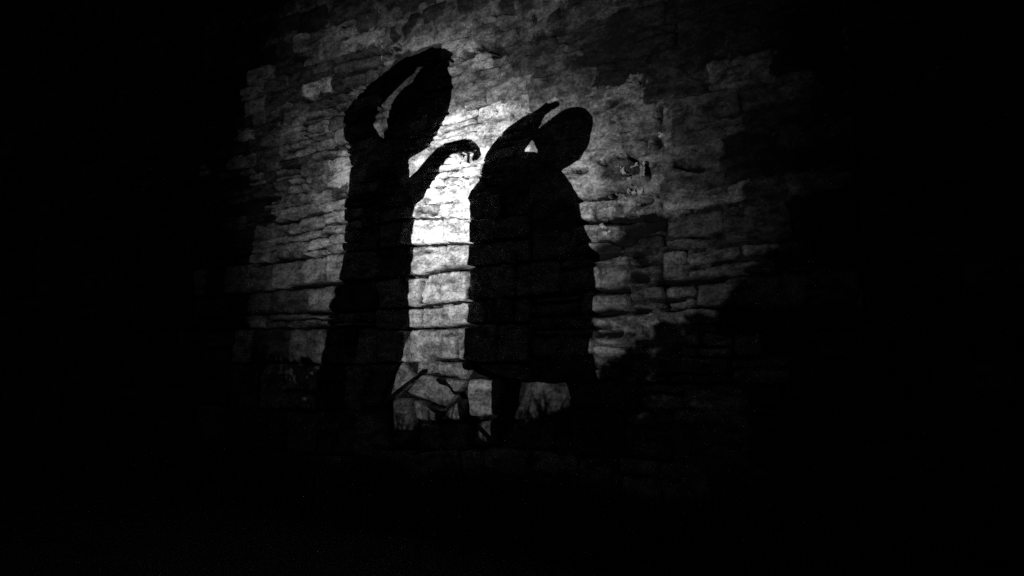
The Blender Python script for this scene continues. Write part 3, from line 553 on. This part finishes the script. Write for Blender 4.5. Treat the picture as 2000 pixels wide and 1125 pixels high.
B.ball((hx+.02, Y2+.094, hz-.01), (.014, .02, .02)); B.ball((hx+.01, Y2+.08, hz-.05), (.024, .014, .008))
for s in (-1, 1): B.ball((hx+s*.07, Y2, hz-.02), (.012, .018, .03))
B.build('body', SKIN, p2, .0075)
Dv = Body(); g = loft(CLOAK, Y2, .62, 44, caps=False)
gv = []
for idx, (x, y, z) in enumerate(g[0]):
    t = 2*math.pi*(idx % 44)/44
    rag = .008*(nz(x*3, t, z, 6, 5.3)+.7*nz(x*3, t, z, 15, 9.3))
    gv.append((x+rag*math.copysign(1, math.cos(t)), y+max(0, 1.35-z)*.045*math.sin(t*8)*abs(math.sin(t)), z))
Dv.add((gv, g[1])); Dv.build('cloak', WOOL, p2)
H = Body(); H.add(loft([[s[0], s[1], s[2], s[3]] for s in HAIR2], Y2-.01, .95, caps=False)); H.build('hair', HAIRM, p2, .009)
for s in (-1, 1):
    e = Body(); e.ball((hx+.02+s*.035, Y2+.085, hz+.02), (.012, .010, .010)); e.build('eye', EYE, p2)

# ------------------------------------------------------------------ plants whose shadows fringe the beam
def inside(poly, x, z):
    c = False; m = len(poly)
    for i in range(m):
        (x0, z0), (x1, z1) = poly[i], poly[(i+1) % m]
        if (z0 > z) != (z1 > z) and x < (x1-x0)*(z-z0)/(z1-z0)+x0: c = not c
    return c
def leaf(vs, fs, c, size, seed=None):
    d = Vector((random.gauss(0, 1), random.gauss(0, .5), random.gauss(0, 1))).normalized()
    s = d.cross(Vector((random.gauss(0, .5), 1, random.gauss(0, .5)))).normalized(); nrm = d.cross(s)
    b = len(vs)
    for u, w_, k_ in ((-.5, 0, 0), (-.2, .24, .05), (-.2, -.24, .05), (.15, .26, .07), (.15, -.26, .07), (.55, 0, -.02), (0, 0, -.02)):
        vs.append(tuple(c+d*u*size+s*w_*size+nrm*k_*size))
    fs += [(b, b+6, b+1), (b, b+2, b+6), (b+1, b+6, b+3), (b+2, b+4, b+6), (b+3, b+6, b+5), (b+4, b+5, b+6)]
def bush(name, polys, yy, count, size, label, stems, cat='shrub'):
    xs_ = [p[0] for P_ in polys for p in P_]; zs_ = [p[1] for P_ in polys for p in P_]
    root = empty(name, (sum(xs_)/len(xs_), yy, 0)); tag(root, label, cat)
    vs, fs = [], []; done = 0
    while done < count:
        x = random.uniform(min(xs_), max(xs_)); z = random.uniform(max(.02, min(zs_)), max(zs_))
        if any(inside(P_, x, z) for P_ in polys):
            dy = random.gauss(0, .06); s = 1+dy/(yy-LAMP.y)
            x2 = LAMP.x+(x-LAMP.x)*s; z2 = LAMP.z+(z-LAMP.z)*s
            leaf(vs, fs, Vector((x2, yy+dy, z2)), size*random.uniform(.6, 1.3)); done += 1
    o = link('foliage', mesh('foliage', vs, fs, smooth=False), LEAFM); o['kind'] = 'stuff'
    o.parent = root; o.matrix_parent_inverse = Matrix.Translation(root.location).inverted()
    for q in range(stems):
        tx = random.uniform(min(xs_)*.7+max(xs_)*.3, max(xs_)); 
        B = Body(); bx_ = root.location.x+random.uniform(-.1, .1)
        top = max(zs_)*random.uniform(.5, .75)
        B.add(loft([[bx_, -.02, .009, 0], [bx_+(tx-bx_)*.3, top*.4, .007, 0], [bx_+(tx-bx_)*.8, top, .003, 0]], yy, 1, 6))
        B.build('stem', STEM, root)
    return root
bush('leafy_shrub', [SHRUB], LAMP.y*.86, 1750, .021, 'low leafy shrub with small pointed leaves on the bank right of the cloaked person', 7)
bush('leafy_shrub', [CLUMP], LAMP.y*.78, 1500, .034, 'smaller leafy shrub on the bank left of the person in the dress', 5)
# bud stems on the bank
LB = ('tall weed stem thickening towards its bent top near the middle of the clump', 'thin weed stem ending in a small round drooping bud', 'weed stem leaning right with a pointed bud at its tip', 'short weed stem with a blunt nodding tip', 'curved weed stem bending left beside the cloaked person')
for sst, lb in zip(STEMS, LB):
    root = empty('bud_weed', (sst[0][0], LAMP.y*.55, 0)); tag(root, lb, 'weed', 'weeds standing in front of the wall')
    B = Body(); B.add(loft([[sst[0][0], -.02, sst[0][2], 0]]+[q for q in sst if q[1] > .02], LAMP.y*.55, 1, 8)); B.build('stem', STEM, root)

# ------------------------------------------------------------------ the hand lamp on the ground
lampo = empty('work_lamp', (LAMP.x, LAMP.y-.1, 0))
tag(lampo, 'small black work lamp on a low stand throwing its beam at the wall', 'lamp')
ax = (AIM-LAMP).normalized(); q = ax.to_track_quat('Z', 'Y').to_matrix().to_4x4()
def turned(prof, name, mat, seg=24):
    vs, fs = [], []
    for r, d in prof:
        for i in range(seg):
            t = 2*math.pi*i/seg; vs.append(tuple(LAMP+(q @ Vector((r*math.cos(t), r*math.sin(t), d)))))
    for i in range(len(prof)-1):
        for j in range(seg):
            a = i*seg+j; b = i*seg+(j+1) % seg; fs.append((a, b, b+seg, a+seg))
    o = link(name, mesh(name, vs, fs), mat); o.parent = lampo; o.matrix_parent_inverse = Matrix.Translation(lampo.location).inverted()
turned([(.0005, -.16), (.03, -.16), (.032, -.06), (.055, -.02), (.058, .0), (.052, .0), (.045, -.02), (.0005, -.03)], 'housing', METAL)
B = Body()
B.add(loft([[LAMP.x-.012, .02, .008, 0], [LAMP.x-.005, .25, .008, 0]], LAMP.y-.08, 1, 8)); B.build('post', METAL, lampo)
for t in (0, 2.1, 4.2):
    B = Body(); vv = loft([[0, 0, .006, 0], [.001, .14, .006, 0]], 0, 1, 8)
    rot = Matrix.Rotation(t, 4, 'Z') @ Matrix.Rotation(math.radians(100), 4, 'Y')
    B.add(([tuple(rot @ Vector(v)+Vector((LAMP.x-.012, LAMP.y-.08, .035))) for v in vv[0]], vv[1])); B.build('leg', METAL, lampo)
